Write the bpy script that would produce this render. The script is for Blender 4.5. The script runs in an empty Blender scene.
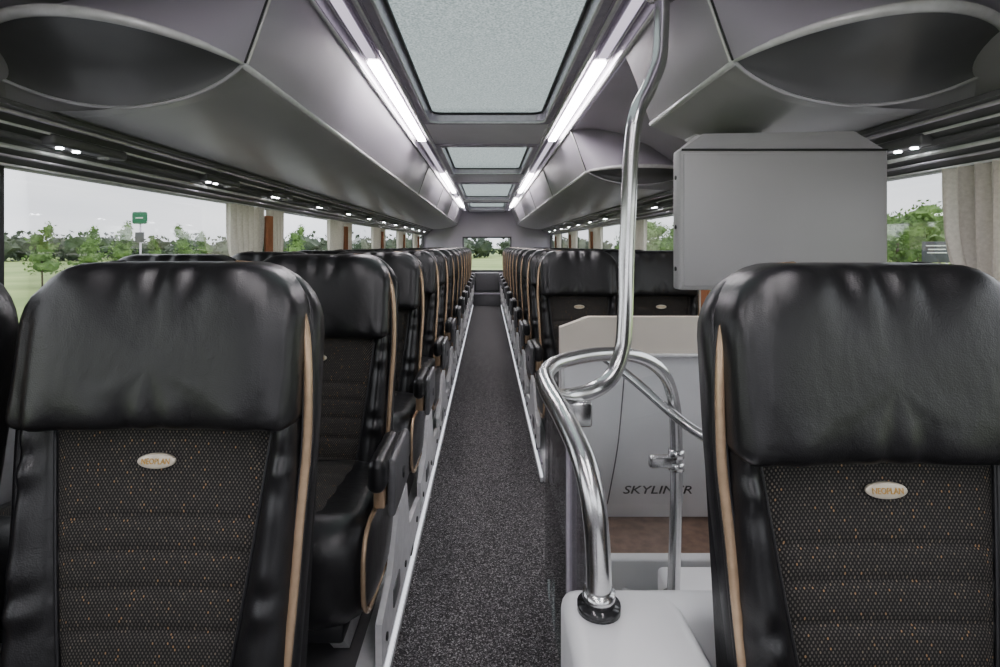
import bpy, bmesh, math, random
from mathutils import Vector, Matrix
random.seed(7)
CH = 1.15   # eye height above aisle floor
# ------------------------------------------------------------------ materials
def new_mat(name):
    m = bpy.data.materials.new(name); m.use_nodes = True
    nt = m.node_tree; nt.nodes.clear()
    out = nt.nodes.new('ShaderNodeOutputMaterial')
    return m, nt, out
def N(nt, t, **kw):
    n = nt.nodes.new(t)
    for k, v in kw.items(): setattr(n, k, v)
    return n
def ramp(nt, stops):
    r = nt.nodes.new('ShaderNodeValToRGB')
    while len(r.color_ramp.elements) < len(stops): r.color_ramp.elements.new(0.5)
    for e, (p, c) in zip(r.color_ramp.elements, stops):
        e.position = p; e.color = (c[0], c[1], c[2], 1)
    return r
def simple(name, col, rough=0.5, metal=0.0, nscale=40, var=0.08, bump=0.0, bscale=200, spec=0.5):
    m, nt, out = new_mat(name)
    p = N(nt, 'ShaderNodeBsdfPrincipled'); nt.links.new(p.outputs[0], out.inputs[0])
    p.inputs['Roughness'].default_value = rough; p.inputs['Metallic'].default_value = metal
    p.inputs['Specular IOR Level'].default_value = spec
    tc = N(nt, 'ShaderNodeTexCoord')
    no = N(nt, 'ShaderNodeTexNoise'); no.inputs['Scale'].default_value = nscale
    nt.links.new(tc.outputs['Object'], no.inputs['Vector'])
    a = [c*(1-var) for c in col]; b = [min(1, c*(1+var)) for c in col]
    r = ramp(nt, [(0.3, a), (0.7, b)])
    nt.links.new(no.outputs['Fac'], r.inputs[0]); nt.links.new(r.outputs[0], p.inputs['Base Color'])
    if bump:
        n2 = N(nt, 'ShaderNodeTexNoise'); n2.inputs['Scale'].default_value = bscale; n2.inputs['Detail'].default_value = 3
        nt.links.new(tc.outputs['Object'], n2.inputs['Vector'])
        bp = N(nt, 'ShaderNodeBump'); bp.inputs['Strength'].default_value = bump; bp.inputs['Distance'].default_value = 0.004
        nt.links.new(n2.outputs['Fac'], bp.inputs['Height']); nt.links.new(bp.outputs[0], p.inputs['Normal'])
    return m
def emis(name, col, st):
    m, nt, out = new_mat(name)
    e = N(nt, 'ShaderNodeEmission'); e.inputs[0].default_value = (*col, 1); e.inputs[1].default_value = st
    nt.links.new(e.outputs[0], out.inputs[0]); return m

M_shell = simple('gray_headliner', (0.46, 0.43, 0.49), 0.42, nscale=3, var=0.05, bump=0.05, bscale=600)
M_rack = simple('rack_panel', (0.375, 0.35, 0.40), 0.32, nscale=3, var=0.05)
M_rackund = simple('rack_underside', (0.50, 0.49, 0.515), 0.30, nscale=4, var=0.04)
M_dish = simple('rack_end_gloss', (0.15, 0.15, 0.155), 0.22, nscale=5, var=0.1)
M_trim = simple('light_trim', (0.75, 0.75, 0.75), 0.25, metal=0.2)
M_alu = simple('satin_alu', (0.67, 0.62, 0.71), 0.24, metal=0.4)
M_steel = simple('brushed_steel', (0.72, 0.72, 0.72), 0.22, metal=1.0, nscale=300, var=0.05)
M_black = simple('black_plastic', (0.016, 0.016, 0.018), 0.4)
M_blackgloss = simple('black_gloss', (0.02, 0.02, 0.022), 0.15)
M_rail = simple('rail_dark', (0.11, 0.11, 0.115), 0.28)
M_white = simple('white_plastic', (0.80, 0.81, 0.82), 0.35, nscale=6, var=0.03)
M_podium = simple('podium_gray', (0.72, 0.72, 0.73), 0.42)
M_beige = simple('cream_board', (0.70, 0.64, 0.55), 0.45, nscale=5, var=0.03)
M_wall = simple('wall_gray', (0.45, 0.45, 0.46), 0.6)
M_frame = simple('window_frame_black', (0.05, 0.05, 0.053), 0.45)
M_monitor = simple('monitor_gray', (0.36, 0.36, 0.36), 0.42, nscale=4, var=0.03)
M_copper = simple('champagne_leather', (0.52, 0.37, 0.24), 0.26, metal=0.5, nscale=60, var=0.08, bump=0.15)
M_badge = simple('badge_silver', (0.66, 0.60, 0.48), 0.3, metal=0.3)
M_orange = simple('badge_letter', (0.55, 0.33, 0.08), 0.4)
M_armplate = simple('arm_plate', (0.10, 0.10, 0.105), 0.35)
M_wood = simple('wood_floor', (0.22, 0.14, 0.10), 0.4, nscale=20, var=0.3)
M_yellow = simple('yellow_edge', (0.75, 0.6, 0.1), 0.5)
M_text = simple('dark_letter', (0.03, 0.03, 0.03), 0.4)
M_tie = simple('curtain_tie', (0.40, 0.16, 0.07), 0.8)
M_led = emis('led_strip', (1.0, 0.94, 0.97), 38.0)
M_channelglow = emis('channel_glow', (0.92, 0.82, 1.0), 1.1)  # dim violet glow added on the metal channel between the LED segments
M_ledlow = emis('led_floor', (0.9, 0.92, 1.0), 1.6)
M_spot = emis('reading_spot', (0.95, 0.97, 1.0), 34.0)

def leather():
    m, nt, out = new_mat('black_leather')
    p = N(nt, 'ShaderNodeBsdfPrincipled'); nt.links.new(p.outputs[0], out.inputs[0])
    p.inputs['Base Color'].default_value = (0.008, 0.008, 0.009, 1)
    p.inputs['Roughness'].default_value = 0.32; p.inputs['Specular IOR Level'].default_value = 0.55
    tc = N(nt, 'ShaderNodeTexCoord')
    mp = N(nt, 'ShaderNodeMapping'); mp.inputs['Scale'].default_value = (1.0, 1.0, 0.6)
    nt.links.new(tc.outputs['Object'], mp.inputs[0])
    a = N(nt, 'ShaderNodeTexNoise'); a.inputs['Scale'].default_value = 24; a.inputs['Detail'].default_value = 2
    nt.links.new(mp.outputs[0], a.inputs['Vector'])
    b = N(nt, 'ShaderNodeTexVoronoi'); b.inputs['Scale'].default_value = 420
    nt.links.new(tc.outputs['Object'], b.inputs['Vector'])
    b1 = N(nt, 'ShaderNodeBump'); b1.inputs['Strength'].default_value = 0.33; b1.inputs['Distance'].default_value = 0.006
    nt.links.new(a.outputs['Fac'], b1.inputs['Height'])
    b2 = N(nt, 'ShaderNodeBump'); b2.inputs['Strength'].default_value = 0.35; b2.inputs['Distance'].default_value = 0.0006
    nt.links.new(b.outputs['Distance'], b2.inputs['Height']); nt.links.new(b1.outputs[0], b2.inputs['Normal'])
    nt.links.new(b2.outputs[0], p.inputs['Normal'])
    return m
M_leather = leather()

def fabric():
    m, nt, out = new_mat('dotted_fabric')
    p = N(nt, 'ShaderNodeBsdfPrincipled'); nt.links.new(p.outputs[0], out.inputs[0])
    p.inputs['Roughness'].default_value = 0.85; p.inputs['Specular IOR Level'].default_value = 0.2
    tc = N(nt, 'ShaderNodeTexCoord'); s = N(nt, 'ShaderNodeSeparateXYZ'); c = N(nt, 'ShaderNodeCombineXYZ')
    nt.links.new(tc.outputs['Object'], s.inputs[0])
    m1 = N(nt, 'ShaderNodeMath', operation='MULTIPLY'); m1.inputs[1].default_value = 230
    m2 = N(nt, 'ShaderNodeMath', operation='MULTIPLY'); m2.inputs[1].default_value = 130
    sy = N(nt, 'ShaderNodeMath', operation='ADD')
    nt.links.new(s.outputs['Z'], sy.inputs[0]); nt.links.new(s.outputs['Y'], sy.inputs[1])
    nt.links.new(s.outputs['X'], m1.inputs[0]); nt.links.new(sy.outputs[0], m2.inputs[0])
    ad = N(nt, 'ShaderNodeMath', operation='ADD'); sb = N(nt, 'ShaderNodeMath', operation='SUBTRACT')
    nt.links.new(m1.outputs[0], ad.inputs[0]); nt.links.new(m2.outputs[0], ad.inputs[1])
    nt.links.new(m1.outputs[0], sb.inputs[0]); nt.links.new(m2.outputs[0], sb.inputs[1])
    nt.links.new(ad.outputs[0], c.inputs[0]); nt.links.new(sb.outputs[0], c.inputs[1])
    v = N(nt, 'ShaderNodeTexVoronoi'); v.voronoi_dimensions = '2D'; v.inputs['Scale'].default_value = 0.75; v.inputs['Randomness'].default_value = 0.0
    nt.links.new(c.outputs[0], v.inputs['Vector'])
    lt = N(nt, 'ShaderNodeMath', operation='LESS_THAN'); lt.inputs[1].default_value = 0.29
    nt.links.new(v.outputs['Distance'], lt.inputs[0])
    sc = N(nt, 'ShaderNodeSeparateColor'); nt.links.new(v.outputs['Color'], sc.inputs[0])
    r = ramp(nt, [(0.0, (0.085, 0.079, 0.070)), (0.6, (0.11, 0.102, 0.09)), (0.90, (0.17, 0.145, 0.11)), (0.965, (0.30, 0.19, 0.10))])
    r.color_ramp.interpolation = 'CONSTANT'
    nt.links.new(sc.outputs[0], r.inputs[0])
    mx = N(nt, 'ShaderNodeMix'); mx.data_type = 'RGBA'
    mx.inputs[6].default_value = (0.018, 0.017, 0.0165, 1)
    nt.links.new(lt.outputs[0], mx.inputs[0]); nt.links.new(r.outputs[0], mx.inputs[7])
    nt.links.new(mx.outputs[2], p.inputs['Base Color'])
    bp = N(nt, 'ShaderNodeBump'); bp.inputs['Strength'].default_value = 0.3; bp.inputs['Distance'].default_value = 0.001
    nt.links.new(v.outputs['Distance'], bp.inputs['Height']); nt.links.new(bp.outputs[0], p.inputs['Normal'])
    return m
M_fabric = fabric()

def carpet():
    m, nt, out = new_mat('speckled_carpet')
    p = N(nt, 'ShaderNodeBsdfPrincipled'); nt.links.new(p.outputs[0], out.inputs[0])
    p.inputs['Roughness'].default_value = 0.95; p.inputs['Specular IOR Level'].default_value = 0.1
    tc = N(nt, 'ShaderNodeTexCoord')
    v = N(nt, 'ShaderNodeTexVoronoi'); v.inputs['Scale'].default_value = 300
    nt.links.new(tc.outputs['Object'], v.inputs['Vector'])
    sc = N(nt, 'ShaderNodeSeparateColor'); nt.links.new(v.outputs['Color'], sc.inputs[0])
    r = ramp(nt, [(0.0, (0.024, 0.023, 0.024)), (0.55, (0.068, 0.065, 0.067)), (0.85, (0.16, 0.152, 0.156)), (1.0, (0.38, 0.37, 0.37))])
    nt.links.new(sc.outputs[0], r.inputs[0])
    nt.links.new(r.outputs[0], p.inputs['Base Color'])
    bp = N(nt, 'ShaderNodeBump'); bp.inputs['Strength'].default_value = 0.6; bp.inputs['Distance'].default_value = 0.003
    nt.links.new(v.outputs['Distance'], bp.inputs['Height']); nt.links.new(bp.outputs[0], p.inputs['Normal'])
    return m
M_carpet = carpet()

def hatch_glass():
    m, nt, out = new_mat('wet_hatch_glass')
    tr = N(nt, 'ShaderNodeBsdfTransparent'); tr.inputs[0].default_value = (0.21, 0.245, 0.235, 1)
    tl = N(nt, 'ShaderNodeBsdfTranslucent')
    gl = N(nt, 'ShaderNodeBsdfGlossy'); gl.inputs['Roughness'].default_value = 0.1
    tc = N(nt, 'ShaderNodeTexCoord')
    v = N(nt, 'ShaderNodeTexVoronoi'); v.inputs['Scale'].default_value = 75
    no = N(nt, 'ShaderNodeTexNoise'); no.inputs['Scale'].default_value = 130; no.inputs['Detail'].default_value = 4
    nt.links.new(tc.outputs['Object'], v.inputs['Vector']); nt.links.new(tc.outputs['Object'], no.inputs['Vector'])
    r = ramp(nt, [(0.35, (0.10, 0.125, 0.118)), (0.65, (0.28, 0.31, 0.30))])
    nt.links.new(no.outputs['Fac'], r.inputs[0]); nt.links.new(r.outputs[0], tl.inputs[0])
    mx = N(nt, 'ShaderNodeMixShader')
    r2 = ramp(nt, [(0.15, (0.4,)*3), (0.5, (0.8,)*3)])
    nt.links.new(v.outputs['Distance'], r2.inputs[0]); nt.links.new(r2.outputs[0], mx.inputs[0])
    nt.links.new(tr.outputs[0], mx.inputs[1]); nt.links.new(tl.outputs[0], mx.inputs[2])
    m2 = N(nt, 'ShaderNodeMixShader'); m2.inputs[0].default_value = 0.05
    nt.links.new(mx.outputs[0], m2.inputs[1]); nt.links.new(gl.outputs[0], m2.inputs[2])
    nt.links.new(m2.outputs[0], out.inputs[0]); return m
M_hatch = hatch_glass()

def thin_glass(name, tint, gloss, dirt=0.0):
    m, nt, out = new_mat(name)
    tr = N(nt, 'ShaderNodeBsdfTransparent'); tr.inputs[0].default_value = (*tint, 1)
    gl = N(nt, 'ShaderNodeBsdfGlossy'); gl.inputs['Roughness'].default_value = 0.03
    mx = N(nt, 'ShaderNodeMixShader')
    fr = N(nt, 'ShaderNodeFresnel'); fr.inputs[0].default_value = 1.3
    ml = N(nt, 'ShaderNodeMath', operation='MULTIPLY'); ml.inputs[1].default_value = gloss
    nt.links.new(fr.outputs[0], ml.inputs[0]); nt.links.new(ml.outputs[0], mx.inputs[0])
    nt.links.new(tr.outputs[0], mx.inputs[1]); nt.links.new(gl.outputs[0], mx.inputs[2])
    nt.links.new(mx.outputs[0], out.inputs[0]); return m
M_glass = thin_glass('window_glass', (0.93, 0.94, 0.935), 0.3)
M_plexi = thin_glass('clear_screen', (0.93, 0.94, 0.94), 0.8)
M_smoke = thin_glass('smoked_screen', (0.78, 0.78, 0.79), 0.9)

def curtain_mat():
    m, nt, out = new_mat('cream_curtain')
    d = N(nt, 'ShaderNodeBsdfDiffuse'); t = N(nt, 'ShaderNodeBsdfTranslucent')
    tc = N(nt, 'ShaderNodeTexCoord'); no = N(nt, 'ShaderNodeTexNoise'); no.inputs['Scale'].default_value = 120
    nt.links.new(tc.outputs['Object'], no.inputs['Vector'])
    r = ramp(nt, [(0.3, (0.70, 0.66, 0.59)), (0.7, (0.82, 0.78, 0.71))])
    nt.links.new(no.outputs['Fac'], r.inputs[0])
    nt.links.new(r.outputs[0], d.inputs[0]); nt.links.new(r.outputs[0], t.inputs[0])
    mx = N(nt, 'ShaderNodeMixShader'); mx.inputs[0].default_value = 0.25
    nt.links.new(d.outputs[0], mx.inputs[1]); nt.links.new(t.outputs[0], mx.inputs[2]); nt.links.new(mx.outputs[0], out.inputs[0])
    return m
M_curtain = curtain_mat()
def ground_mat(name, c1, c2, sc):
    m, nt, out = new_mat(name)
    p = N(nt, 'ShaderNodeBsdfPrincipled'); nt.links.new(p.outputs[0], out.inputs[0]); p.inputs['Roughness'].default_value = 0.95
    tc = N(nt, 'ShaderNodeTexCoord'); no = N(nt, 'ShaderNodeTexNoise'); no.inputs['Scale'].default_value = sc; no.inputs['Detail'].default_value = 6
    nt.links.new(tc.outputs['Object'], no.inputs['Vector'])
    r = ramp(nt, [(0.35, c1), (0.65, c2)]); nt.links.new(no.outputs['Fac'], r.inputs[0]); nt.links.new(r.outputs[0], p.inputs['Base Color'])
    return m
M_grass = ground_mat('meadow', (0.17, 0.25, 0.07), (0.30, 0.38, 0.13), 0.12)
M_asph = ground_mat('asphalt', (0.14, 0.14, 0.14), (0.2, 0.2, 0.2), 4)
M_leaf = ground_mat('foliage', (0.08, 0.15, 0.045), (0.20, 0.32, 0.10), 1.2)
M_leafd = ground_mat('foliage_dark', (0.035, 0.055, 0.038), (0.075, 0.10, 0.06), 0.3)
M_bark = simple('bark', (0.12, 0.09, 0.07), 0.9)
M_sign = simple('sign_green', (0.02, 0.16, 0.08), 0.5)
M_board = simple('board_dark', (0.05, 0.055, 0.07), 0.5)

# ------------------------------------------------------------------ mesh builder
class MB:
    def __init__(s): s.v = []; s.f = []; s.m = []; s.sm = []; s.mats = []
    def mi(s, mat):
        if mat not in s.mats: s.mats.append(mat)
        return s.mats.index(mat)
    def add(s, verts, faces, mat, smooth=True):
        o = len(s.v); s.v += [tuple(v) for v in verts]
        ms = mat if isinstance(mat, list) else None
        for i, f in enumerate(faces):
            s.f.append([o+k for k in f]); s.m.append(s.mi(ms[i] if ms else mat)); s.sm.append(smooth)
    def box(s, x0, x1, y0, y1, z0, z1, mat, r=0.0, seg=2):
        bm = bmesh.new(); bmesh.ops.create_cube(bm, size=1)
        for v in bm.verts:
            v.co = Vector(((x0+x1)/2+v.co.x*(x1-x0), (y0+y1)/2+v.co.y*(y1-y0), (z0+z1)/2+v.co.z*(z1-z0)))
        if r > 0: bmesh.ops.bevel(bm, geom=bm.edges[:], offset=r, segments=seg, profile=0.5, affect='EDGES', clamp_overlap=True)
        bm.verts.index_update()
        s.add([v.co[:] for v in bm.verts], [[v.index for v in f.verts] for f in bm.faces], mat, r > 0 and seg > 1)
        bm.free()
    def tube(s, pts, r, mat, n=12, closed=False, cap=True, sx=1.0):
        pts = [Vector(p) for p in pts]; L = len(pts); vs = []; up = None
        for i, p in enumerate(pts):
            if closed: t = (pts[(i+1) % L]-pts[i-1])
            else: t = pts[min(i+1, L-1)]-pts[max(i-1, 0)]
            t.normalize()
            if up is None:
                a = Vector((0, 0, 1)) if abs(t.z) < 0.9 else Vector((1, 0, 0))
                up = (a-t*a.dot(t)).normalized()
            else: up = (up-t*up.dot(t)).normalized()
            b = t.cross(up)
            ri = r[i] if isinstance(r, list) else r
            for k in range(n):
                an = 2*math.pi*k/n
                vs.append(p+up*math.cos(an)*ri+b*math.sin(an)*ri*sx)
        fs = []
        for i in range(L if closed else L-1):
            j = (i+1) % L
            for k in range(n): fs.append([i*n+k, i*n+(k+1) % n, j*n+(k+1) % n, j*n+k])
        if cap and not closed:
            fs.append(list(range(n))[::-1]); fs.append([(L-1)*n+k for k in range(n)])
        s.add(vs, fs, mat)
    def grid(s, fn, nu, nv, mat, matfn=None, smooth=True):
        vs = [fn(i/nu, j/nv) for j in range(nv+1) for i in range(nu+1)]
        fs = []; ms = []
        for j in range(nv):
            for i in range(nu):
                fs.append([j*(nu+1)+i, j*(nu+1)+i+1, (j+1)*(nu+1)+i+1, (j+1)*(nu+1)+i])
                ms.append(matfn((i+.5)/nu, (j+.5)/nv) if matfn else mat)
        s.add(vs, fs, ms, smooth)
    def extr(s, prof, y0, y1, mat, smooth=True, side=1):
        vs = []; fs = []
        for (x, z) in prof: vs += [(side*x, y0, z), (side*x, y1, z)]
        for i in range(len(prof)-1): fs.append([2*i, 2*i+1, 2*i+3, 2*i+2])
        s.add(vs, fs, mat, smooth)
    def pillow(s, outline, df, db, p, mp, mat, rings=8, pb=None):
        n = len(outline); ca = sum(o[0] for o in outline)/n; cb = sum(o[1] for o in outline)/n
        pb = pb or p; vs = []; lv = []
        for i in range(rings+1):
            an = i/rings*math.pi/2
            sc = math.sin(an)**(2/p) if i else 0.0; dp = math.cos(an)**(2/p) if i < rings else 0.0
            lv.append((sc, -df*dp))
        for i in range(rings-1, -1, -1):
            an = i/rings*math.pi/2
            sc = math.sin(an)**(2/pb) if i else 0.0; dp = math.cos(an)**(2/pb)
            lv.append((sc, db*dp))
        idx = []
        for sc, c in lv:
            if sc == 0: vs.append(mp(ca, cb, c)); idx.append([len(vs)-1])
            else:
                st = len(vs)
                for a, b in outline: vs.append(mp(ca+(a-ca)*sc, cb+(b-cb)*sc, c))
                idx.append(list(range(st, st+n)))
        fs = []
        for A, B in zip(idx[:-1], idx[1:]):
            if len(A) == 1:
                for k in range(n): fs.append([A[0], B[(k+1) % n], B[k]])
            elif len(B) == 1:
                for k in range(n): fs.append([A[k], A[(k+1) % n], B[0]])
            else:
                for k in range(n): fs.append([A[k], A[(k+1) % n], B[(k+1) % n], B[k]])
        s.add(vs, fs, mat)
    def mesh(s, name, fix=True):
        me = bpy.data.meshes.new(name); me.from_pydata(s.v, [], s.f)
        for m in s.mats: me.materials.append(m)
        for p, m, q in zip(me.polygons, s.m, s.sm): p.material_index = m; p.use_smooth = q
        me.update()
        if fix:
            bm = bmesh.new(); bm.from_mesh(me); bmesh.ops.recalc_face_normals(bm, faces=bm.faces); bm.to_mesh(me); bm.free()
        return me
    def obj(s, name, loc=(0, 0, 0), parent=None):
        return mkobj(name, s.mesh(name), loc, parent)
def mkobj(name, me, loc=(0, 0, 0), parent=None):
    o = bpy.data.objects.new(name, me); bpy.context.scene.collection.objects.link(o); o.location = loc
    if parent: o.parent = parent
    return o
def crom(pts, k=8):
    P = [Vector(p) for p in pts]; out = []
    for i in range(len(P)-1):
        a = P[max(i-1, 0)]; b = P[i]; c = P[i+1]; d = P[min(i+2, len(P)-1)]
        for j in range(k):
            t = j/k
            out.append(0.5*((2*b)+(c-a)*t+(2*a-5*b+4*c-d)*t*t+(3*b-a-3*c+d)*t**3))
    out.append(P[-1]); return out
def rr(cx, cy, hx, hy, r, n=6, r2=None):
    r2 = r if r2 is None else r2; o = []
    for (sx, sy, a0, rad) in ((1, 1, 0, r), (-1, 1, 90, r), (-1, -1, 180, r2), (1, -1, 270, r2)):
        for k in range(n+1):
            a = math.radians(a0+90*k/n)
            o.append((cx+sx*(hx-rad)+math.cos(a)*rad, cy+sy*(hy-rad)+math.sin(a)*rad))
    return o
def dens(o, m=0.03):
    out = []
    for i in range(len(o)):
        a = o[i]; b = o[(i+1) % len(o)]; d = math.hypot(a[0]-b[0], a[1]-b[1]); k = max(1, int(d/m))
        for j in range(k): out.append((a[0]+(b[0]-a[0])*j/k, a[1]+(b[1]-a[1])*j/k))
    return out
def text_geo(body, size, ext=0.001):
    cu = bpy.data.curves.new('t', 'FONT'); cu.body = body; cu.size = size; cu.extrude = ext; cu.align_x = 'CENTER'; cu.align_y = 'CENTER'
    cu.resolution_u = 3
    o = bpy.data.objects.new('t', cu); bpy.context.scene.collection.objects.link(o)
    bpy.context.view_layer.update()
    me = bpy.data.meshes.new_from_object(o.evaluated_get(bpy.context.evaluated_depsgraph_get()))
    vs = [v.co[:] for v in me.vertices]; fs = [list(p.vertices) for p in me.polygons]
    bpy.data.objects.remove(o); bpy.data.curves.remove(cu); bpy.data.meshes.remove(me)
    return vs, fs
TB = text_geo('NEOPLAN', 0.0125, 0.0006)
TS = text_geo('SKYLINER', 0.074, 0.002)

# ------------------------------------------------------------------ coach seat
LEAN = 0.15
def ly(y, z): return y+LEAN*(z-0.45)
def build_seat(arm, SH=0.244, HH=0.228, mirror_text=False, HB=0.865, ZC=0.802):
    b = MB()
    seams = [0.715, 0.665, 0.61, 0.55, 0.49]
    def hw(z): return min(SH-.006, 0.229+0.006*min(1, max(0, (z-0.45)/0.4)))
    def pw(z):
        t = min(1, max(0, (z-0.42)/0.45)); return 0.115+0.064*(t**0.75)
    def back(u, v):
        z = 0.41+0.49*v; U = 2*u-1; a = abs(U); sg = 1 if U >= 0 else -1
        if a < 0.6:
            t = a/0.6; x = pw(z)*t
            y = 0.010-0.008*(1-t*t)
            for q in seams: y += 0.0050*math.exp(-((z-q-0.009*(1-t*t))/0.0065)**2)
            y += 0.010*math.exp(-((1-t)/0.05)**2)
        else:
            t = (a-0.6)/0.4; x = pw(z)+(hw(z)-pw(z))*(1-(1-t)**1.25)
            bul = 0.052-0.015*v
            y = 0.016-bul*math.sin(math.pi*min(1, t*1.0))**0.7+0.070*t**4
            y += 0.0035*math.sin(z*62+math.sin(z*31)*2)*math.sin(math.pi*t)
        return (sg*x, ly(y, z), z)
    b.grid(back, 60, 80, M_leather, lambda u, v: M_fabric if abs(2*u-1) < 0.6 else M_leather)
    for sg in (-1, 1):
        b.tube([(sg*(pw(z)+0.001), ly(0.010, z), z) for z in [0.42+0.02*i for i in range(23)]], 0.0028, M_black, 6)
    # head cushion
    HT = 1.131; hc = (HB+HT)/2; hh = (HT-HB)/2
    o = dens(rr(0, hc, HH, hh, 0.105, 9, 0.026), .012)
    def hmap(x, z, c):
        f = 0
        if c < 0.02:
            zz = (z-HB)/(HT-HB)
            f = 0.0038*math.sin(x*88+1.6*math.sin(x*31))*math.exp(-((zz-0.05)/0.15)**2)
            f += 0.0055*math.sin(x*75+2+1.5*math.sin(x*23))*math.exp(-((zz-0.97)/0.17)**2)
            f += 0.014*math.exp(-(x/0.13)**2)*(1 if c < 0 else 0)
            f += 0.005*math.exp(-((abs(x)-(HH-.030))/0.005)**2)
        return (x, ly(0.008+c+f, z), z)
    b.pillow(o, 0.070, 0.095, 5.0, hmap, M_leather, 14)
    def taper(z): return 1-0.06*min(1, max(0, (0.85-z)/0.45))
    o = dens(rr(0, 0.756, SH, 0.375, 0.120, 8, 0.05))
    b.pillow(o, 0.030, 0.095, 6, lambda x, z, c: (x*taper(z), ly(0.050+c, z), z), M_leather, 7, pb=3)
    # champagne welt round the front edge of the shell on the aisle side
    e = SH-0.244
    path = [(0.098, 1.126), (0.140, 1.121), (0.178, 1.103), (0.208, 1.072), (0.227, 1.030), (0.236, 0.97), (0.239, 0.90), (0.239, 0.82), (0.233, 0.72), (0.228, 0.6), (0.222, 0.5), (0.219, 0.42)]
    yy = [0.020, 0.016, 0.012, 0.008, 0.006, 0.006, 0.010, 0.014, 0.016, 0.016, 0.018, 0.02]
    pts = crom([(x+e*min(1, x/.23), ly(y, z), z) for (x, z), y in zip(path, yy)], 6)
    b.tube(pts, 0.0078, M_copper, 10)
    b.tube([(p.x+0.004, p.y+0.012, p.z+0.001) for p in pts], 0.0035, M_black, 6)
    b.tube([(p.x-0.007, p.y-0.004, p.z-0.001) for p in pts], 0.0022, M_black, 6)
    b.tube([(-p.x-0.001, p.y, p.z) for p in pts], 0.0080, M_leather, 8)
    zc = ZC
    def bm_(x, z, c): return (x, ly(-0.003+c, z), z)
    b.pillow([(0.031*math.cos(t*math.pi/14), zc+0.0118*math.sin(t*math.pi/14)) for t in range(28)], 0.0035, 0.004, 5, bm_, M_badge, 4)
    ms = -1 if mirror_text else 1
    b.add([(ms*v[0]*.82, ly(-0.0072-v[2], zc+v[1]), zc+v[1]) for v in TB[0]], TB[1], M_orange, False)
    # seat cushion
    prof = dens(rr(-0.215, 0.368, 0.275, 0.135, 0.095, 6, 0.10))
    b.pillow(prof, 0.230, 0.272 if arm else 0.230, 5, lambda y, z, c: (c, y, z+0.03*(-(y)/0.45)), M_leather, 8)
    def ins(u, v):
        x = -0.15+0.30*u; y = -0.46+0.44*v; e = min(1, 8*min(u, 1-u, v*1.2, 1-v))
        q = 0.004*math.cos(2*math.pi*v*5)
        return (x, y, 0.500+0.03*(-y/0.45)+0.012*e+q*e-0.035*max(0, 0.14-v)/0.14)
    b.grid(ins, 16, 24, M_fabric)
    pp = rr(-0.215, 0.368, 0.235, 0.105, 0.08, 6, 0.08)
    b.tube([((0.258 if arm else 0.216), y, z+0.03*(-y/0.45)) for y, z in pp], 0.0060, M_copper, 8, closed=True)
    b.box(-0.2, 0.2, -0.40, 0.05, 0.215, 0.26, M_black, 0.008)
    for x in ((0.17, -0.17) if arm else (0.0,)):
        vs = [(x-0.02, -0.30, 0.135), (x+0.02, -0.30, 0.135), (x+0.02, 0.02, 0.135), (x-0.02, 0.02, 0.135),
              (x-0.02, -0.40, 0.24), (x+0.02, -0.40, 0.24), (x+0.02, -0.05, 0.24), (x-0.02, -0.05, 0.24)]
        b.add(vs, [[0, 1, 2, 3], [4, 5, 6, 7], [0, 1, 5, 4], [1, 2, 6, 5], [2, 3, 7, 6], [3, 0, 4, 7]], M_podium, False)
    if arm:
        b.box(0.258, 0.302, -0.42, -0.19, 0.575, 0.655, M_leather, 0.02, 4)
        b.box(0.298, 0.318, -0.37, -0.13, 0.500, 0.640, M_armplate, 0.009, 3)
        b.box(0.258, 0.298, -0.30, 0.05, 0.495, 0.575, M_black, 0.012, 3)
        b.tube([(0.316, -0.24, 0.56), (0.321, -0.24, 0.56)], 0.016, M_black, 12)
        b.box(0.262, 0.292, -0.36, -0.31, 0.515, 0.58, M_copper, 0.006)
        b.box(0.240, 0.262, -0.10, 0.08, 0.40, 0.50, M_armplate, 0.012, 3)
        b.tube([(0.255, -0.02, 0.45), (0.272, -0.02, 0.45)], 0.022, M_black, 14)
        vp = [(-0.36, 0.128), (0.40, 0.128), (0.40, 0.20), (0.12, 0.24), (0.06, 0.40), (-0.10, 0.40), (-0.22, 0.27), (-0.36, 0.235)]
        vs = [(0.268, y, z) for y, z in vp]+[(0.284, y, z) for y, z in vp]; n = len(vp)
        b.add(vs, [list(range(n)), list(range(n, 2*n))[::-1]]+[[i, (i+1) % n, n+(i+1) % n, n+i] for i in range(n)], M_podium, False)
        b.box(0.282, 0.288, -0.20, -0.10, 0.17, 0.22, M_armplate, 0.002)
        for yy_ in (-0.30, 0.02, 0.30): b.tube([(0.282, yy_, 0.165), (0.288, yy_, 0.165)], 0.010, M_black, 12)
    return b.mesh('coach_seat_mesh')
ME_F = build_seat(False, SH=.240, ZC=.812); ME_A = build_seat(True); ME_AR = build_seat(True, mirror_text=True)
ME_W = build_seat(False, 0.232, 0.218); ME_FR = build_seat(False, .236, .226, True, HB=.842, ZC=.800)
def seat(me, x, y, mirror, sx=1.0):
    o = mkobj('coach_seat', me, (x, y, -0.008)); o.scale = ((-1 if mirror else 1)*sx, 1, 1)
    return o
left = [1.70]+[2.5+0.8*k for k in range(11)]
right = [3.17+0.8*k for k in range(10)]
seat(ME_F, -0.532, 0.835, False); seat(ME_W, -1.024, 0.765, False)
for y in left:
    seat(ME_A, -0.54, y, False); seat(ME_W, -1.020, y, False)
seat(ME_FR, 0.585, 0.757, True); seat(ME_W, 1.054, 0.757, False, .9)
for y in right:
    seat(ME_AR, 0.54, y, True); seat(ME_W, 1.020, y, False)

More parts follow.
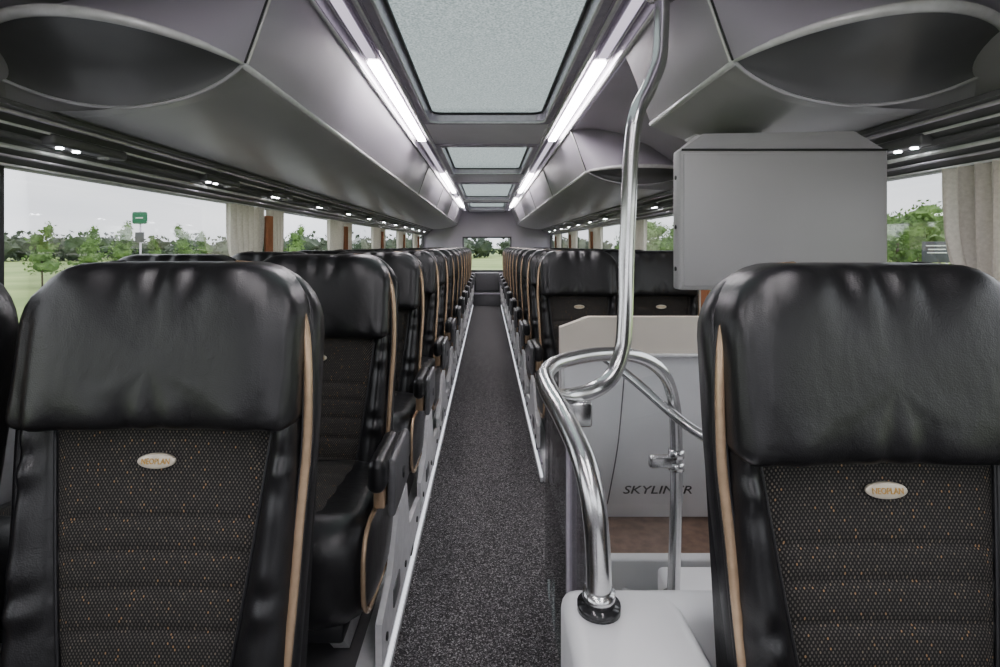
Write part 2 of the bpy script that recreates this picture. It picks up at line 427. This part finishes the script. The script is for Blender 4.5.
# ------------------------------------------------------------------ floor / podium
Y0, Y1 = -1.6, 11.3; WX = 1.29
b = MB()
b.box(-0.30, 0.30, Y0, Y1, -0.06, 0.0, M_carpet)
b.box(-WX, -0.30, Y0, Y1, -0.06, -0.001, M_black); b.box(0.30, WX, 2.66, Y1, -0.06, -0.001, M_black); b.box(0.30, WX, Y0, 0.96, -0.06, -0.001, M_black)
b.obj('floor')
def podium(x0, x1, y0, y1, inner):
    b = MB(); b.box(x0, x1, y0, y1, 0.0, 0.12, M_podium, 0.012)
    b.box(x0+0.05, x1-0.05, y0+0.02, y1-0.02, 0.119, 0.122, M_armplate)
    s = 1 if inner == x1 else -1
    b.box(min(inner, inner+s*0.012), max(inner, inner+s*0.012), y0+0.02, y1-0.02, 0.0, 0.022, M_trim)
    b.box(min(inner, inner+s*0.008), max(inner, inner+s*0.008), y0+0.02, y1-0.02, 0.024, 0.032, M_ledlow)
    b.box(min(inner, inner+s*0.008), max(inner, inner+s*0.008), y0+0.02, y1-0.02, 0.085, 0.095, M_alu)
    y = y0+0.3
    while y < y1-0.2:
        b.box(min(inner, inner+s*0.006), max(inner, inner+s*0.006), y, y+0.05, 0.05, 0.07, M_black, 0.002); y += 0.8
    return b.obj('seat_podium')
podium(-1.28, -0.272, -1.55, 10.5, -0.272); podium(0.272, 1.28, 2.66, 10.5, 0.272); podium(0.36, 1.28, -1.55, 0.87, 0.36)
b = MB(); b.box(-0.262, 0.262, 10.56, 11.2, 0, 0.24, M_armplate, 0.01); b.box(-0.264, 0.264, 10.53, 10.57, 0.225, 0.245, M_alu)
b.box(-0.25, 0.25, 10.95, 11.22, 0.24, 0.62, M_armplate, 0.03, 3); b.obj('rear_step')

# ------------------------------------------------------------------ walls + windows
PIL = [-0.25, 1.42, 3.08, 4.78, 6.45, 8.15, 9.85]
ZB, ZT = 0.74, 1.365
for s, nm in ((-1, 'left'), (1, 'right')):
    b = MB()
    x0, x1 = sorted((s*WX, s*(WX+0.05)))
    b.box(x0, x1, Y0, Y1, -0.9, ZB, M_wall); b.box(x0, x1, Y0, Y1, ZT, 1.9, M_wall)
    b.box(*sorted((s*(WX-0.008), s*(WX+0.01))), Y0, Y1, ZB-0.05, ZB, M_frame, 0.004)
    for p in PIL+[Y0+0.05, Y1-0.05]: b.box(x0, x1, p-0.05, p+0.05, ZB, ZT, M_frame)
    b.obj('wall_'+nm)
k = 1
for s in (-1, 1):
    ys = [Y0+0.10]+[v for p in PIL for v in (p-0.05, p+0.05)]+[Y1-0.10]
    for i in range(0, len(ys), 2):
        b = MB(); x = s*(WX+0.03)
        b.add([(x, ys[i], ZB), (x, ys[i+1], ZB), (x, ys[i+1], ZT), (x, ys[i], ZT)], [[0, 1, 2, 3]], M_glass, False)
        b.obj('window_%d' % k); k += 1
b = MB()
hw_, z0_, z1_ = 0.47, 0.66, 1.31
b.box(-WX, -hw_, Y1-0.04, Y1, -0.06, 1.9, M_shell); b.box(hw_, WX, Y1-0.04, Y1, -0.06, 1.9, M_shell)
b.box(-hw_, hw_, Y1-0.04, Y1, -0.06, z0_, M_shell); b.box(-hw_, hw_, Y1-0.04, Y1, z1_, 1.9, M_shell)
for (a, c, d, e) in ((-hw_-.03, hw_+.03, z0_-.03, z0_), (-hw_-.03, hw_+.03, z1_, z1_+.03), (-hw_-.03, -hw_, z0_, z1_), (hw_, hw_+.03, z0_, z1_)):
    b.box(a, c, Y1-0.06, Y1-0.03, d, e, M_frame, 0.005)
b.obj('wall_rear')
b = MB(); b.add([(-hw_, Y1-0.02, z0_), (hw_, Y1-0.02, z0_), (hw_, Y1-0.02, z1_), (-hw_, Y1-0.02, z1_)], [[0, 1, 2, 3]], M_glass, False); b.obj('window_%d' % k); k += 1
b = MB(); zl = 1.22  # unseen lower wall raised to keep windscreen glare off the leather
b.box(-WX, WX, Y0-0.04, Y0, -0.06, zl, M_wall); b.box(-WX, WX, Y0-0.04, Y0, 1.80, 1.95, M_wall)
b.box(-WX, -WX+0.1, Y0-0.04, Y0, zl, 1.80, M_frame); b.box(WX-0.1, WX, Y0-0.04, Y0, zl, 1.80, M_frame); b.box(-0.03, 0.03, Y0-0.04, Y0, zl, 1.80, M_frame)
b.obj('wall_front')

# ------------------------------------------------------------------ ceiling
C = CH
HAT = [(-1.2, 0.35), (0.75, 3.07), (3.82, 5.25), (6.1, 8.2), (8.8, 10.4)]  # first hatch is out of view, added to let sky light onto the seats
b = MB()
for s in (-1, 1):
    b.extr([(0.355, C+.70), (0.365, C+.695), (0.375, C+.70), (0.38, C+.728), (0.40, C+.735), (0.485, C+.735), (0.495, C+.71), (0.51, C+.70), (0.53, C+.705)], Y0, Y1, M_alu, False, s)
    b.extr([(0.52, C+.70), (0.62, C+.715), (0.80, C+.68), (0.98, C+.60), (1.12, C+.50), (1.21, C+.41), (1.27, C+.335), (1.30, C+.33)], Y0, Y1, M_shell, True, s)
    for x, r_ in ((0.372, 0.006), (0.50, 0.007), (0.40, 0.003), (0.475, 0.003)):
        zz = {0.372: .693, 0.50: .70, 0.40: .73, 0.475: .73}[x]
        b.tube([(s*x, Y0, C+zz), (s*x, Y1, C+zz)], r_, M_trim, 8)
prev = Y0
for (a, c) in HAT+[(Y1+.05, 0)]:
    b.box(-0.36, 0.36, prev, a-0.05, C+.70, C+.78, M_white, 0.0); prev = c+0.05
b.obj('ceiling')
for (a, c) in HAT:
    b = MB(); n = 8
    cy = (a+c)/2; hy = (c-a)/2
    rings = [(rr(0, cy, 0.362, hy+0.052, 0.004, n), C+.70), (rr(0, cy, 0.352, hy+0.04, 0.02, n), C+.688), (rr(0, cy, 0.325, hy+0.012, 0.06, n), C+.688),
             (rr(0, cy, 0.318, hy+0.004, 0.062, n), C+.70), (rr(0, cy, 0.312, hy, 0.065, n), C+.742)]
    vs = []; fs = []; m = len(rings[0][0])
    for o, z in rings: vs += [(x, y, z) for x, y in o]
    for i in range(len(rings)-1):
        for q in range(m): fs.append([i*m+q, i*m+(q+1) % m, (i+1)*m+(q+1) % m, (i+1)*m+q])
    b.add(vs, fs, M_alu, False)
    b.tube([(x, y, C+.690) for x, y in rr(0, cy, 0.322, hy+0.008, 0.06, n)], 0.007, M_trim, 8, closed=True)
    b.tube([(x, y, C+.738) for x, y in rr(0, cy, 0.305, hy-0.008, 0.06, n)], 0.007, M_black, 6, closed=True)
    b.add([(x, y, C+.744) for x, y in rr(0, cy, 0.318, hy+.005, 0.05, n)], [list(range(m))], M_hatch, False)
    b.box(-0.045, 0.045, a+0.0, a+0.025, C+.715, C+.735, M_black, 0.005)
    b.obj('roof_hatch')
SEG = [(-1.3, 0.7), (2.15, 3.75), (5.5, 7.4), (8.3, 10.2)]
GAP = [(0.75, 2.10), (3.80, 5.45), (7.45, 8.25), (10.25, 11.2)]
for s in (-1, 1):
    b = MB()
    b.box(*sorted((s*0.415, s*0.47)), Y0+.02, Y1-.05, C+.724, C+.736, M_alu, 0.003)
    for a, c in SEG: b.box(*sorted((s*0.418, s*0.468)), a, c, C+.712, C+.7245, M_led, 0.005)
    for a, c in GAP: b.box(*sorted((s*0.425, s*0.46)), a, c, C+.716, C+.7245, M_channelglow, 0.004)
    b.obj('ceiling_light_strip')

# ------------------------------------------------------------------ luggage racks
def rack(s, y0, y1, seams, ds=1.0):
    b = MB()
    face = [(0.505, .702), (0.525, .66), (0.548, .60), (0.572, .53), (0.592, .475), (0.60, .452)]
    face2 = [(p.x, p.y) for p in crom([(x, z, 0) for x, z in face], 4)]
    b.extr([(x, C+z) for x, z in face2], y0+0.0, y1, M_rack, True, s)
    und = crom([(0.60, .452, 0), (0.612, .437, 0), (0.68, .405, 0), (0.80, .372, 0), (0.95, .347, 0), (1.10, .340, 0), (1.20, .340, 0)], 4)
    b.extr([(p.x, C+p.y) for p in und], y0+0.03, y1, M_rackund, True, s)
    b.tube([(s*0.603, y0, C+.448), (s*0.603, y1, C+.448)], 0.0085, M_trim, 8)
    n = 24; XI, XO = .602, 1.262
    up = []; lo = []
    for i in range(n+1):
        u = i/n; bl = (4*u*(1-u))**0.85
        up.append(Vector((s*(XI+(XO-XI)*u), y0-0.20*bl*ds, C+.450+.048*bl*ds)))
        lo.append(Vector((s*(XI+(XO-XI)*u), y0+0.04*bl, C+.450-.098*bl*(.6+.4*ds))))
    K = 8; vs = []; fs = []
    for i in range(n+1):
        for j in range(K+1):
            t = j/K; p = up[i].lerp(lo[i], t); dep = math.sin(math.pi*t)**.8*(4*(i/n)*(1-i/n))**.7
            vs.append(p+Vector((0, .05*dep, .012*dep)))
    for i in range(n):
        for j in range(K): fs.append([i*(K+1)+j, i*(K+1)+j+1, (i+1)*(K+1)+j+1, (i+1)*(K+1)+j])
    b.add(vs, fs, M_dish)
    b.tube(up, [0.004+0.009*(4*(i/n)*(1-i/n))**.5 for i in range(n+1)], M_trim, 10)
    b.tube(lo, 0.005, M_rackund, 8)
    vs = []; fs = []; KK = 8
    def fx(z):
        for (xa, za), (xb, zb) in zip(face2[:-1], face2[1:]):
            if zb <= z <= za: return xa+(xb-xa)*(z-za)/(zb-za)
        return .505 if z > .70 else .60
    for i, p in enumerate(up):
        e = abs(p.x); w_ = min(1, max(0, (e-.602)/.12))
        xt = s*(e-0.097*max(0, (1.0-e)/0.4))
        zt = .703 if e < .85 else .703-.30*((e-.85)/.41)**1.4
        top = Vector((xt, y0, C+zt))
        for j in range(KK+1):
            t = j/KK; q = p.lerp(top, t); q.y += (y0-p.y)*(math.sin(t*math.pi/2)-t)*.6
            if e < 1: q.x = s*((1-w_)*(fx(q.z-C)+(e-.602)*.8)+w_*(abs(q.x)+.015*math.sin(math.pi*t)))
            vs.append(q)
    for i in range(n):
        for j in range(KK): fs.append([i*(KK+1)+j, i*(KK+1)+j+1, (i+1)*(KK+1)+j+1, (i+1)*(KK+1)+j])
    b.add(vs, fs, M_rack)
    vs = []; fs = []
    for p in lo:
        e = abs(p.x); zt = None
        for A, B in zip(und[:-1], und[1:]):
            if A.x <= e <= B.x: zt = A.y+(B.y-A.y)*(e-A.x)/(B.x-A.x)
        if zt is None: zt = .452 if e < .61 else .340
        vs += [p, (p.x, y0+0.09, C+zt-0.001)]
    for i in range(n): fs.append([2*i, 2*i+1, 2*i+3, 2*i+2])
    b.add(vs, fs, M_rackund)
    for ys in [y0+0.0]+seams:
        b.tube([(s*(x-0.001), ys, C+z) for x, z in face2], 0.003, M_black, 6)
        b.tube([(s*(x-0.003), ys+0.009, C+z) for x, z in face2], 0.0045, M_trim, 6)
    poly = [(s*x, y1, C+z) for x, z in face2]+[(s*p.x, y1, C+p.y) for p in und]+[(s*1.2, y1, C+.42), (s*1.0, y1, C+.59), (s*.8, y1, C+.68)]
    b.add(poly, [list(range(len(poly)))], M_rackund, False)
    b.obj('luggage_rack')
rack(-1, 1.36, Y1-0.05, [4.8, 6.5, 8.2, 9.9])
rack(1, 1.34, 2.02, [])
rack(1, 3.32, Y1-0.05, [5.0, 6.7, 8.4, 10.1], .45)

for s in (-1, 1):
    b = MB()
    def P(t): return (1.13+0.135*t, .325-.11*t)
    b.extr([(x, C+z) for x, z in [(1.10, .338), (1.10, .325), P(0), P(1), (1.27, .215), (1.30, .215)]], Y0, Y1, M_rail, False, s)
    for t, r_, m in ((0.02, .006, M_alu), (0.22, .004, M_trim), (0.42, .009, M_armplate), (0.62, .006, M_trim), (0.80, .004, M_alu), (.98, .004, M_trim)):
        x, z = P(t); b.tube([(s*(x-.004), Y0, C+z-.004), (s*(x-.004), Y1, C+z-.004)], r_, m, 6)
    for y in [1.45, 2.25]+[2.95+0.8*i for i in range(10)]:
        x, z = P(0.35)
        b.box(*sorted((s*(x-.035), s*(x+.03))), y, y+.30, C+z-.018, C+z+.012, M_rail, 0.008, 2)
        for q in (0.05, 0.11):
            b.tube([(s*(x-.012), y+q, C+z-.016), (s*(x-.012), y+q, C+z-.022)], 0.009, M_spot, 10)
        b.tube([(s*(x-.012), y+.22, C+z-.016), (s*(x-.012), y+.22, C+z-.024)], 0.016, M_trim, 12)
    b.obj('passenger_service_rail')

# ------------------------------------------------------------------ curtains
def curtain(s, yc, w, nf=6):
    b = MB()
    def f(u, v):
        z = 0.75+(1.36-0.75)*v
        pin = 1-0.45*math.exp(-((v-0.38)/0.22)**2)
        y = yc+(u-.5)*w*pin+0.006*math.sin(u*2*math.pi*nf*2)
        return (s*(WX-0.030+0.021*math.sin(u*2*math.pi*nf+0.6*math.sin(v*5))), y, z)
    b.grid(f, 96, 16, M_curtain)
    zt = 0.75+0.61*0.38
    b.tube([(s*(WX-0.052), yc-w*.29, zt-.01), (s*(WX-.055), yc, zt), (s*(WX-0.052), yc+w*.29, zt+.01)], 0.008, M_curtain, 8)
    b.obj('curtain')
curtain(1, 1.36, .30)
for s in (-1, 1):
    for p in PIL[2:]:
        curtain(s, p-0.20, 0.40); curtain(s, p+0.19, 0.20, 4)
        b = MB(); b.grid(lambda u, v: (s*(WX-0.055+0.012*math.sin(u*25)), p-0.01+0.08*u, 0.75+0.57*v), 16, 6, M_tie); b.obj('curtain_tieback')

# ------------------------------------------------------------------ drop-down monitor
b = MB()
b.box(0.498, 1.036, 1.42, 1.475, C-.114, C+.250, M_monitor, 0.006, 2)
b.box(0.506, 1.028, 1.415, 1.423, C-.104, C+.240, M_monitor, 0.003, 2)
vs = [(0.500, 1.425, C+.248), (1.034, 1.425, C+.248), (1.034, 1.475, C+.248), (0.500, 1.475, C+.248),
      (0.575, 1.46, C+.298), (0.975, 1.46, C+.305), (0.975, 1.52, C+.31), (0.575, 1.52, C+.303)]
b.add(vs, [[0, 1, 5, 4], [1, 2, 6, 5], [2, 3, 7, 6], [3, 0, 4, 7], [4, 5, 6, 7]], M_monitor, False)
vs = [(.68, 1.48, C+.26), (.88, 1.48, C+.26), (.88, 1.52, C+.24), (.68, 1.52, C+.24), (.68, 1.80, C+.365), (.88, 1.80, C+.355), (.88, 1.9, C+.355), (.68, 1.9, C+.365)]
b.add(vs, [[0, 1, 5, 4], [1, 2, 6, 5], [2, 3, 7, 6], [3, 0, 4, 7], [4, 5, 6, 7]], M_monitor, False)
b.tube([(0.502, 1.418, C+.2485), (1.032, 1.418, C+.2485)], .003, M_black, 6)
for z in (.18, .05, -.06): b.tube([(.4985, 1.45, C+z), (.4955, 1.45, C+z)], .006, M_black, 8)
b.obj('drop_down_monitor')

# ------------------------------------------------------------------ grab rails
def P3(x, y, z): return (x, y, C+z)
b = MB(); R_ = 0.0215
A = [P3(.478, 1.5, .70), P3(.476, 1.5, .60), P3(.466, 1.49, .50), P3(.432, 1.47, .42), P3(.395, 1.45, .35), P3(.381, 1.45, .26), P3(.374, 1.45, .12), P3(.368, 1.45, -.02), P3(.358, 1.43, -.20),
     P3(.347, 1.42, -.275), P3(.315, 1.40, -.335), P3(.258, 1.37, -.362), P3(.184, 1.3, -.358), P3(.140, 1.22, -.328)]
b.tube(crom(A, 10), R_*.95, M_steel, 20)
B = [P3(.187, .92, -.61), P3(.186, .92, -.53), P3(.180, .925, -.44), P3(.169, .97, -.375), P3(.150, 1.08, -.335), P3(.134, 1.2, -.315), P3(.137, 1.3, -.305), P3(.186, 1.42, -.300), P3(.308, 1.53, -.302), P3(.440, 1.62, -.325),
     P3(.535, 1.68, -.385), P3(.590, 1.74, -.49), P3(.602, 1.75, -.62), P3(.602, 1.75, -.80), P3(.592, 1.75, -1.13)]
b.tube(crom(B, 10), [R_*(1.0 if i < 60 else .9) for i in range(141)], M_steel, 20)
Cc = [P3(.373, 1.92, -.366), P3(.42, 1.88, -.395), P3(.5, 1.8, -.455), P3(.60, 1.68, -.54), P3(.70, 1.60, -.60), P3(.80, 1.55, -.70), P3(.82, 1.55, -1.1)]
b.tube(crom(Cc, 8), R_*.7, M_steel, 16)
b.tube([P3(.187, .92, -.609), P3(.187, .92, -.596)], .036, M_blackgloss, 24)
b.tube([P3(.187, .92, -.60), P3(.187, .92, -.575)], .027, M_steel, 24)
b.tube([P3(.478, 1.5, .675), P3(.478, 1.5, .70)], .04, M_steel, 24)
b.tube([P3(.592, 1.75, -1.129), P3(.592, 1.75, -1.11)], .035, M_steel, 20)
for (x, y, z) in ((.602, 1.75, -.66), (.602, 1.75, -.70)):
    b.tube([P3(x, y, z-.012), P3(x, y, z+.012)], .025, M_steel, 18)
b.box(.515, .60, 1.735, 1.765, C-.705, C-.665, M_steel, .008, 2)
b.box(.19, .25, 1.30, 1.325, C-.43, C-.37, M_steel, .006, 2)
b.obj('grab_rail')
b = MB()
b.box(.196, .204, 1.02, 1.85, .03, C-.41, M_smoke, 0)
b.box(.19, .21, 1.30, 1.33, .0, C-.43, M_alu, .004)
b.obj('aisle_glass_screen')
b = MB()
b.add([(.215, 1.36, .05), (.585, 1.73, .05), (.585, 1.73, C-.40), (.50, 1.645, C-.385), (.215, 1.36, C-.375)], [[0, 1, 2, 3, 4]], M_plexi, False)
b.obj('stair_glass_screen')

# ------------------------------------------------------------------ console beside first right seat
b = MB()
b.box(.130, .336, .45, .995, .0, C-.61, M_white, 0.028, 4)
b.box(.26, .80, .925, .995, .0, C-.6105, M_white, 0.026, 4)
b.obj('storage_console')

# ------------------------------------------------------------------ stairwell
b = MB()
yp = 2.62
pts = [(.345, C-.515), (1.13, C-.515), (1.13, C-.335), (.48, C-.335), (.345, C-.385)]
vs = [(x, yp-.03, z) for x, z in pts]+[(x, yp+.02, z) for x, z in pts]
b.add(vs, [[0, 1, 2, 3, 4], [9, 8, 7, 6, 5]]+[[i, (i+1) % 5, 5+(i+1) % 5, 5+i] for i in range(5)], M_beige, False)
b.box(.345, 1.13, yp-.06, yp-.02, C-.52, C-.505, M_trim, .004)
def sp(u, v):
    z = C-.52-.76*v; x = .36+.03*v+(0.87-.03*v)*u
    return (x, yp-.02-.05*math.sin(math.pi*v)*(1-.3*u), z)
b.grid(sp, 20, 20, M_white)
b.box(.345, 1.20, yp, yp+.02, -.13, C-.5, M_white)
b.tube(crom([(.64, yp-.077, C-.53), (.62, yp-.085, C-.75), (.60, yp-.08, C-.95), (.56, yp-.06, C-1.2)], 6), .003, M_armplate, 6)
b.add([(.792+v[0]*1.0+v[1]*.25, yp-.075-v[2], C-1.13+v[1]*.70) for v in TS[0]], TS[1], M_text, False)
b.box(.345, .36, yp-.06, yp, 0, C-.52, M_trim, .003)
b.obj('stairwell_partition')
b = MB()
b.box(.31, 1.28, 2.30, 2.62, -.36, -.14, M_wood)
b.box(.31, 1.28, 2.255, 2.31, -.36, -.135, M_white, .01)
b.box(.31, 1.28, 1.90, 2.26, -.60, -.30, M_white, .01); b.box(.36, .42, 1.92, 2.24, -.30, -.295, M_yellow)
b.box(.45, 1.28, 1.93, 2.22, -.30, -.294, M_black)
b.box(.31, 1.28, 1.55, 1.92, -.80, -.52, M_white, .01); b.box(.34, 1.28, 1.58, 1.88, -.52, -.514, M_wood)
b.box(.31, 1.28, 1.0, 1.56, -.9, -.74, M_wood)
b.box(.302, .32, 1.0, 2.64, -.9, .03, M_white, .006)
b.tube(crom([(.56, 2.24, -.26), (.60, 2.10, -.20), (.62, 1.95, -.10), (.62, 1.80, .0)], 6), .016, M_trim, 10)
b.box(.60, 1.28, 1.0, 1.95, -.12, .02, M_white, .02, 3)
b.box(.31, 1.28, .975, 1.0, -.9, 0, M_white)
b.obj('staircase')

# ------------------------------------------------------------------ outside
GZ = -2.5
b = MB(); b.add([(-700, -500, GZ), (700, -500, GZ), (700, 900, GZ), (-700, 900, GZ)], [[0, 1, 2, 3]], M_grass, False); b.obj('meadow_ground')
b = MB(); b.add([(-9, -60, GZ+.02), (12, -60, GZ+.02), (12, 60, GZ+.02), (-9, 60, GZ+.02)], [[0, 1, 2, 3]], M_asph, False); b.obj('parking_road')
def foliage(b, cx, cy, cz, rx, rz, n, sz, mat, core=True):
    if core:
        bm = bmesh.new(); bmesh.ops.create_icosphere(bm, subdivisions=2, radius=1)
        vs = []
        for v in bm.verts:
            k = .62+.22*math.sin(v.co.x*7+cx)*math.sin(v.co.z*6+cy)
            vs.append((cx+v.co.x*rx*k, cy+v.co.y*rx*k, cz+v.co.z*rz*k))
        b.add(vs, [[v.index for v in f.verts] for f in bm.faces], mat, False); bm.free()
    vs = []; fs = []
    for i in range(n):
        d = Vector((random.gauss(0, 1), random.gauss(0, 1), random.gauss(0, 1))).normalized()*random.uniform(.55, 1.12)
        p = Vector((cx+d.x*rx, cy+d.y*rx, cz+d.z*rz))
        a = Vector((random.uniform(-1, 1), random.uniform(-1, 1), random.uniform(-1, 1))).normalized()*sz
        c = Vector((random.uniform(-1, 1), random.uniform(-1, 1), random.uniform(-1, 1))).normalized()*sz
        o = len(vs); vs += [p, p+a, p+a+c, p+c]; fs.append([o, o+1, o+2, o+3])
    b.add(vs, fs, mat, False)
def tree_mesh(h, w, n=260):
    b = MB()
    b.tube([(0, 0, -.2), (.03, 0, h*.3), (0, .04, h*.8)], .07, M_bark, 6)
    for k in range(5):
        t = k/4; foliage(b, random.uniform(-.12, .12)*w, random.uniform(-.12, .12)*w, h*(.34+.56*t), w*(.48-.34*t), h*.15, n//4, .17, M_leaf)
    return b.mesh('tree_mesh')
def big_tree(h, w):
    b = MB(); b.tube([(0, 0, -.2), (.03, 0, h*.6)], .12, M_bark, 6)
    for k in range(11):
        foliage(b, random.uniform(-.5, .5)*w, random.uniform(-.5, .5)*w, h*random.uniform(.3, .85), w*random.uniform(.2, .32), h*.14, 130, .22, M_leaf)
    return b.mesh('tree_mesh')
TM = [tree_mesh(5.0, 2.8, 500), tree_mesh(4.6, 2.6, 500), big_tree(7.5, 5.5)]
# (x, y, mesh, scale) on the meadow left of the coach
for (X, d, k, sc) in ((-38.8, 48, 0, 1.1), (-37.7, 52, 1, 1.15), (-38.0, 58, 0, 1.2), (-36.0, 60, 1, 1.0), (-36.6, 66, 0, 1.2), (-35.9, 70, 1, 1.15), (-27.5, 80, 0, 1.3)):
    o = mkobj('tree', TM[k], (X, d, GZ)); o.scale = (sc,)*3; o.rotation_euler[2] = X*1.7
for (X, d, sc) in ((37.3, 50, 1.08), (45.5, 58, 1.1), (46.1, 56, 1.0), (51.8, 60, 1.1), (50.6, 70, 1.1), (47.5, 50, .95), (33.2, 90, 1.2), (29.6, 100, 1.2), (22.3, 80, 1.0), (35.3, 50, .9)):
    o = mkobj('tree', TM[2], (X, d, GZ)); o.scale = (sc,)*3; o.rotation_euler[2] = X*1.7
b = MB()
for i in range(240):
    a = math.radians(-78+156*i/239+random.uniform(-1, 1)); d = random.uniform(160, 220)
    h = random.uniform(4.8, 8.0)
    foliage(b, math.sin(a)*d, math.cos(a)*d, GZ+h*.45, random.uniform(3.5, 6), h*.55, 60, .9, M_leafd)
b.obj('distant_treeline')
b = MB(); sx, sy = -18.9, 30
b.tube([(sx, sy, GZ), (sx, sy, C+1.9)], .05, M_alu, 8)
b.pillow(rr(sx, C+1.53, .42, .33, .12), .04, .04, 6, lambda x, z, c: (x, sy-.06+c, z), M_sign, 3)
b.box(sx-.25, sx+.25, sy-.1, sy-.06, C+.2, C+.75, M_board, .03); b.box(sx-.2, sx+.2, sy-.115, sy-.1, C+1.5, C+1.56, M_white)
b.obj('road_sign')
b = MB(); bx, by = 20.4, 25
b.tube([(bx-.5, by, GZ), (bx-.5, by, C-.6)], .04, M_alu, 8); b.tube([(bx+.5, by, GZ), (bx+.5, by, C-.6)], .04, M_alu, 8)
b.box(bx-.65, bx+.65, by-.06, by, C-.75, C+.2, M_board, .02)
for z, w in ((0.02, .5), (-.15, .4), (-.3, .45)): b.box(bx-w, bx+w, by-.075, by-.06, C+z-.03, C+z+.02, M_white)
b.obj('information_board')

# ------------------------------------------------------------------ world
w = bpy.data.worlds.new('World'); bpy.context.scene.world = w; w.use_nodes = True
nt = w.node_tree; nt.nodes.clear()
out = N(nt, 'ShaderNodeOutputWorld'); bg = N(nt, 'ShaderNodeBackground'); nt.links.new(bg.outputs[0], out.inputs[0])
tc = N(nt, 'ShaderNodeTexCoord'); mp = N(nt, 'ShaderNodeMapping'); mp.inputs['Scale'].default_value = (1, 1, 4)
no = N(nt, 'ShaderNodeTexNoise'); no.inputs['Scale'].default_value = 2.2; no.inputs['Detail'].default_value = 5
nt.links.new(tc.outputs['Generated'], mp.inputs[0]); nt.links.new(mp.outputs[0], no.inputs['Vector'])
r = ramp(nt, [(0.3, (0.60, 0.63, 0.69)), (0.7, (0.90, 0.90, 0.93))]); nt.links.new(no.outputs['Fac'], r.inputs[0]); nt.links.new(r.outputs[0], bg.inputs[0])
bg.inputs[1].default_value = 3.2
sun = bpy.data.lights.new('overcast_sun', 'SUN'); sun.energy = 1.8; sun.angle = math.radians(40)
so = bpy.data.objects.new('overcast_sun', sun); bpy.context.scene.collection.objects.link(so); so.rotation_euler = (math.radians(-30), math.radians(15), 0)

# ------------------------------------------------------------------ camera
cam = bpy.data.cameras.new('camera'); co = bpy.data.objects.new('camera', cam); bpy.context.scene.collection.objects.link(co)
co.location = (0, 0, CH); co.rotation_euler = (math.radians(90), 0, 0)
cam.sensor_width = 36; cam.lens = 36*550/1000; cam.shift_x = 0.013; cam.shift_y = -0.0875; cam.clip_start = 0.02; cam.clip_end = 2000
bpy.context.scene.camera = co
